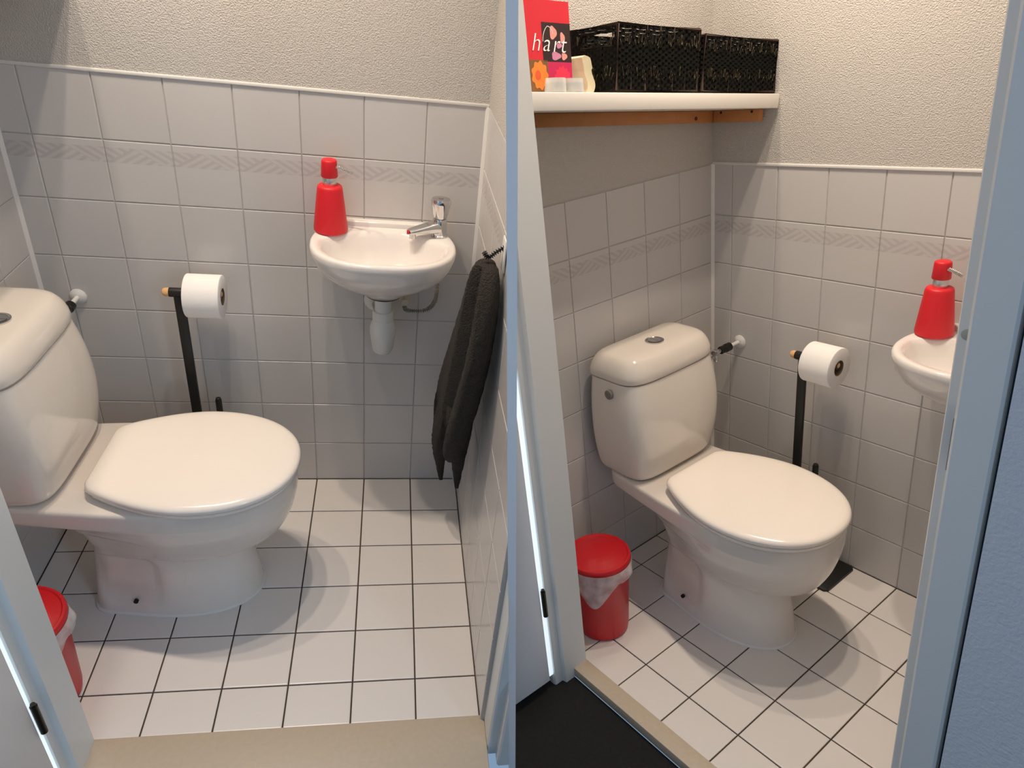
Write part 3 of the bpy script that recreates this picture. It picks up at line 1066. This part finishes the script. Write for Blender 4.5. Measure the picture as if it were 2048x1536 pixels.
def picture(room, label):
    """printed board leaning on the wall behind the tea lights; its face looks along +x"""
    zb, H, K = 1.4115, .182, .150 / .182
    y0, y1 = -.790, -.664          # left and right edge seen from the door
    X = .150
    t = thing(room, 'picture_board', label, 'picture', (X, (y0 + y1) / 2, zb))
    th = .006
    lean = .10
    def P(u, v, o):
        return (X - lean * v * H + o, y0 + (y1 - y0) * u, zb + v * H * (1 - lean * lean / 2))
    def panel(poly, o0, o1, k=None):
        k = K if k is None else k
        poly = [(u, v * k) for u, v in poly]
        bm = B()
        a = [bm.verts.new(P(u, v, o0)) for u, v in poly]
        c = [bm.verts.new(P(u, v, o1)) for u, v in poly]
        n = len(poly)
        for i in range(n):
            bm.faces.new((a[i], a[(i + 1) % n], c[(i + 1) % n], c[i]))
        bm.faces.new(a[::-1])
        bm.faces.new(c)
        return bm
    rect = lambda u0, u1, v0, v1: [(u0, v0), (u1, v0), (u1, v1), (u0, v1)]
    def blob(u, v, ru, rv, k=0, amp=0., n=24):
        return [(u + ru * (1 + amp * math.cos(k * 2 * PI * i / n)) * math.cos(2 * PI * i / n), v + rv * (1 + amp * math.cos(k * 2 * PI * i / n)) * math.sin(2 * PI * i / n)) for i in range(n)]
    part('board', panel(rect(0, 1, 0, 1), -th, 0, 1), M_REDCARD, t, sharp=None)
    part('dark_print', panel(rect(.38, 1, .42, .93), 0, .0003), M_DARKPRINT, t, sharp=None)
    part('magenta_print', panel(rect(.47, 1, 0, .42), 0, .0003), M_MAGENTA, t, sharp=None)
    part('olive_print', panel(rect(0, .47, 0, .44), 0, .0003), M_OLIVE, t, sharp=None)
    part('orange_bloom', panel(blob(.28, .24, .17, .18, 9, .09, 54), .0003, .0007), M_ORANGE, t, sharp=None)
    part('bloom_centre', panel(blob(.24, .24, .06, .065), .0007, .0010), M_DEEPORANGE, t, sharp=None)
    part('pink_bloom', panel(blob(.78, .20, .17, .16, 13, .10, 52), .0003, .0006), M_PINKRED, t, sharp=None)
    for u, v, ru, rv, m in ((.62, .80, .075, .085, M_PETAL), (.82, .74, .05, .07, M_PETAL), (.66, .50, .10, .055, M_MAUVE), (.84, .50, .06, .05, M_PETAL), (.74, .64, .06, .04, M_MAUVE)):
        part('petal', panel(blob(u, v, ru, rv, 3, .14), .0003, .0006), m, t, sharp=None)
    part('heart_arc', arc_ribbon(lambda u, v, o: P(u, v * K, o)), M_LETTER, t, 'white lettering stroke', sharp=None)
    # the word in slanted white letters
    for ch, u, v, s in (('h', .12, .555, .062), ('a', .36, .555, .062), ('r', .57, .548, .062), ('t', .74, .545, .062)):
        cu = bpy.data.curves.new('letter', 'FONT')
        cu.body = ch
        cu.size = .050
        cu.offset = -.0007
        cu.shear = .3
        cu.extrude = .0003
        tmp = bpy.data.objects.new('letter', cu)
        COL.objects.link(tmp)
        dg = bpy.context.evaluated_depsgraph_get()
        me = bpy.data.meshes.new_from_object(tmp.evaluated_get(dg))
        bpy.data.objects.remove(tmp, do_unlink=True)
        me.materials.clear()
        me.materials.append(M_LETTER)
        q = Vector(P(u, v * K, .0013))
        ez = (Vector(P(0, 1, 0)) - Vector(P(0, 0, 0))).normalized()
        ex = Vector((0, 1, 0))
        en = ex.cross(ez)
        Mx = Matrix((ex, ez, en)).transposed().to_4x4()
        me.transform(Matrix.Translation(q - BASE[t]) @ Mx)
        o = bpy.data.objects.new('letter', me)
        COL.objects.link(o)
        o.parent = t
        BASE[o] = BASE[t]

def arc_ribbon(P):
    bm = B()
    prev = None
    for i in range(19):
        a = PI * i / 18
        row = [bm.verts.new(P(.50 - r * 1.05 * math.cos(a), .78 + r * .95 * math.sin(a) - (.10 * (1 - i / 9) if i < 9 else 0), .0009)) for r in (.098, .112)]
        if prev:
            bm.faces.new((prev[0], prev[1], row[1], row[0]))
        prev = row
    r = bmesh.ops.solidify(bm, geom=bm.faces[:], thickness=.0004)
    return bm

def ornament(room, label):
    """ivory scroll-shaped piece standing edge-on between board and basket"""
    bm = B()
    X0_, Y0_ = .150, -.630
    prof = []
    for i in range(25):
        s = i / 24
        z = .072 * s
        y = .006 * math.sin(2.2 * PI * s) - .010 * max(0, s - .72) * 6 * s
        prof.append((y, z))
    th = .011
    left = [(y - th, z) for y, z in prof]
    right = [(y + th * (1.0 if z < .05 else 1.25), z) for y, z in prof]
    top = [(prof[-1][0] + th * .7 - 0.9 * th * k, .072 + .005 * math.sin(PI * (k + .4) / 2.2)) for k in range(0, 2)]
    ring = left + top[::-1] + right[::-1]
    a = [bm.verts.new((X0_ - .035, Y0_ + y, 1.4112 + z)) for y, z in ring]
    b = [bm.verts.new((X0_ + .015, Y0_ + y, 1.4112 + z)) for y, z in ring]
    n = len(ring)
    for i in range(n):
        bm.faces.new((a[i], a[(i + 1) % n], b[(i + 1) % n], b[i]))
    bm.faces.new(a)
    bm.faces.new(b[::-1])
    thing(room, 'wooden_letter', label, 'ornament', (X0_, Y0_, 1.4112), bm=bm, m=M_IVORY, sharp=40)

def tea_light(room, label, x, y):
    z = 1.4112
    t = thing(room, 'tea_light', label, 'candle', (x, y, z), group='tea lights on the shelf')
    bm = B()
    R = lathe(bm, [(.0215, 0), (.0232, .002), (.0222, .012), (.0208, .028), (.0192, .028), (.0203, .012), (.0198, .004)], (x, y, z), 32, cap0=True, cap1=True)
    part('glass', bm, M_GLASS, t)
    bm = B()
    lathe(bm, [(.0180, .0045), (.0187, .020), (.0176, .0205)], (x, y, z), 28)
    part('wax', bm, M_WAX, t)

# ------------------------------------------------------------------ put the two rooms together
RA, RB = Room(MA, -1), Room(MB, 1)
A_, B_ = 'in the room with the towel', 'in the room with the shelf'

bm = B()
T = 0.0080
box(bm, -T, T, 1.0, 4.4, -0.4, 3.2)
pw = bpy.data.objects.new('wall_partition', finish(bm, 'wall_partition', M_PAINTW, None))
COL.objects.link(pw)
pw['kind'] = 'structure'
pw['label'] = 'narrow white end of the partition between the two tiled rooms'

build_shell(RA, A_, jl=0.023, jr=0.060, sill=-0.985)
build_shell(RB, B_, jl=-0.011, jr=0.012)

build_toilet(RA, 'white toilet below the hanging roll, its cistern cut by the left edge of the picture', (-.006, .0138, 0), -.0265)
build_toilet(RB, 'white toilet with its whole cistern in view, under the shelf of black baskets', (.0119, .0249, 0), -.0082)

build_basin(RA, {'basin': 'small white wash basin in full view with tap and white trap beneath',
                 'tap': 'chrome pillar tap with red spout mark on the fully visible basin',
                 'trap': 'white plastic bottle trap under the fully visible basin',
                 'hose': 'cream supply hose curving up behind the fully visible basin',
                 'soap': 'red cone soap dispenser standing beside the chrome tap\'s basin, wholly in view'}, (-.0117, 0, .020))
build_basin(RB, {'basin': 'white wash basin half hidden behind the blue door jamb',
                 'tap': 'chrome pillar tap hidden behind the blue door jamb',
                 'trap': 'white bottle trap hidden behind the blue door jamb',
                 'hose': 'cream supply hose hidden behind the blue door jamb',
                 'soap': 'red cone soap dispenser on the basin next to the blue door jamb'}, (-.0495, 0, -.030))
build_stand(RA, ('black toilet roll stand in the room with the towel, foot hidden by the toilet', 'white toilet roll seen nearly side-on below the border tiles, left of the fully visible basin'), (-.028, .005, 0))
build_stand(RB, ('black toilet roll stand whose base plate shows beside the toilet', 'white toilet roll with its dark open end facing the viewer'), (-.004, .0, 0))
build_valve(RA, 'stop valve behind the cistern cut by the picture edge', (.026, 0, -.024), (.10, -.208, .665))
build_valve(RB, 'stop valve with chrome connector beside the whole cistern', (.048, 0, -.006), (.095, -.202, .655))
build_bin(RA, ('red bin mostly hidden behind the door jamb, in the room with the towel', 'clear bin bag on the mostly hidden red bin'), (.008, -.012, 0))
build_bin(RB, ('red lidded bin beside the dark hall carpet, under the room with the shelf', 'clear bin bag hanging over the more visible red bin'), (.045, .0016, 0))
build_towel(RA, (0, .0, .0))
build_shelf(RA, ['white shelf end at the top corner above the toilet with the cut-off cistern'], 0, 0, full=False)
build_shelf(RB, ['white wall shelf carrying two black baskets', 'long pine batten under the shelf along the left wall', 'short pine batten under the shelf end at the corner',
                 'larger-looking black woven basket with handle hole, next to the picture board', 'black woven basket in the corner end of the shelf',
                 'red picture board printed with flowers and the word hart', 'ivory wooden piece between the picture board and the baskets',
                 'glass tea light in front of the orange flower print', 'glass tea light nearest the black basket'], -.112, .009)

# ------------------------------------------------------------------ both rooms butt against the partition
bpy.context.view_layer.update()
def trim_at_partition(room):
    lim = T - 0.001
    for root in room.objs:
        for o in [root] + list(root.children_recursive):
            if o.type != 'MESH':
                continue
            mw = o.matrix_world
            xs = [room.side * (mw @ Vector(c)).x for c in o.bound_box]
            if min(xs) >= lim:
                continue
            if max(xs) < lim:
                if not o.children and o is not root:
                    bpy.data.objects.remove(o, do_unlink=True)
                continue
            me = o.data.copy()
            if root.name.startswith('towel'):          # cloth presses against the partition
                inv = mw.inverted()
                for v in me.vertices:
                    w = mw @ v.co
                    if room.side * w.x < T + 0.002:
                        w.x = room.side * (T + 0.002)
                        v.co = inv @ w
                o.data = me
                continue
            bm = bmesh.new()
            bm.from_mesh(me)
            inv = mw.inverted()
            co = inv @ Vector((room.side * lim, 0, 0))
            no = (inv.to_3x3() @ Vector((-room.side, 0, 0))).normalized()
            bmesh.ops.bisect_plane(bm, geom=bm.verts[:] + bm.edges[:] + bm.faces[:], plane_co=co, plane_no=no, clear_outer=True)
            edges = [e for e in bm.edges if e.is_boundary]
            if edges and o.name.split('.')[0] not in ('bin_bag',):
                try:
                    bmesh.ops.holes_fill(bm, edges=edges, sides=0)
                except Exception:
                    pass
            bm.to_mesh(me)
            bm.free()
            if len(me.polygons) == 0:
                if not o.children and o is not root:
                    bpy.data.objects.remove(o, do_unlink=True)
                continue
            o.data = me
trim_at_partition(RA)
trim_at_partition(RB)
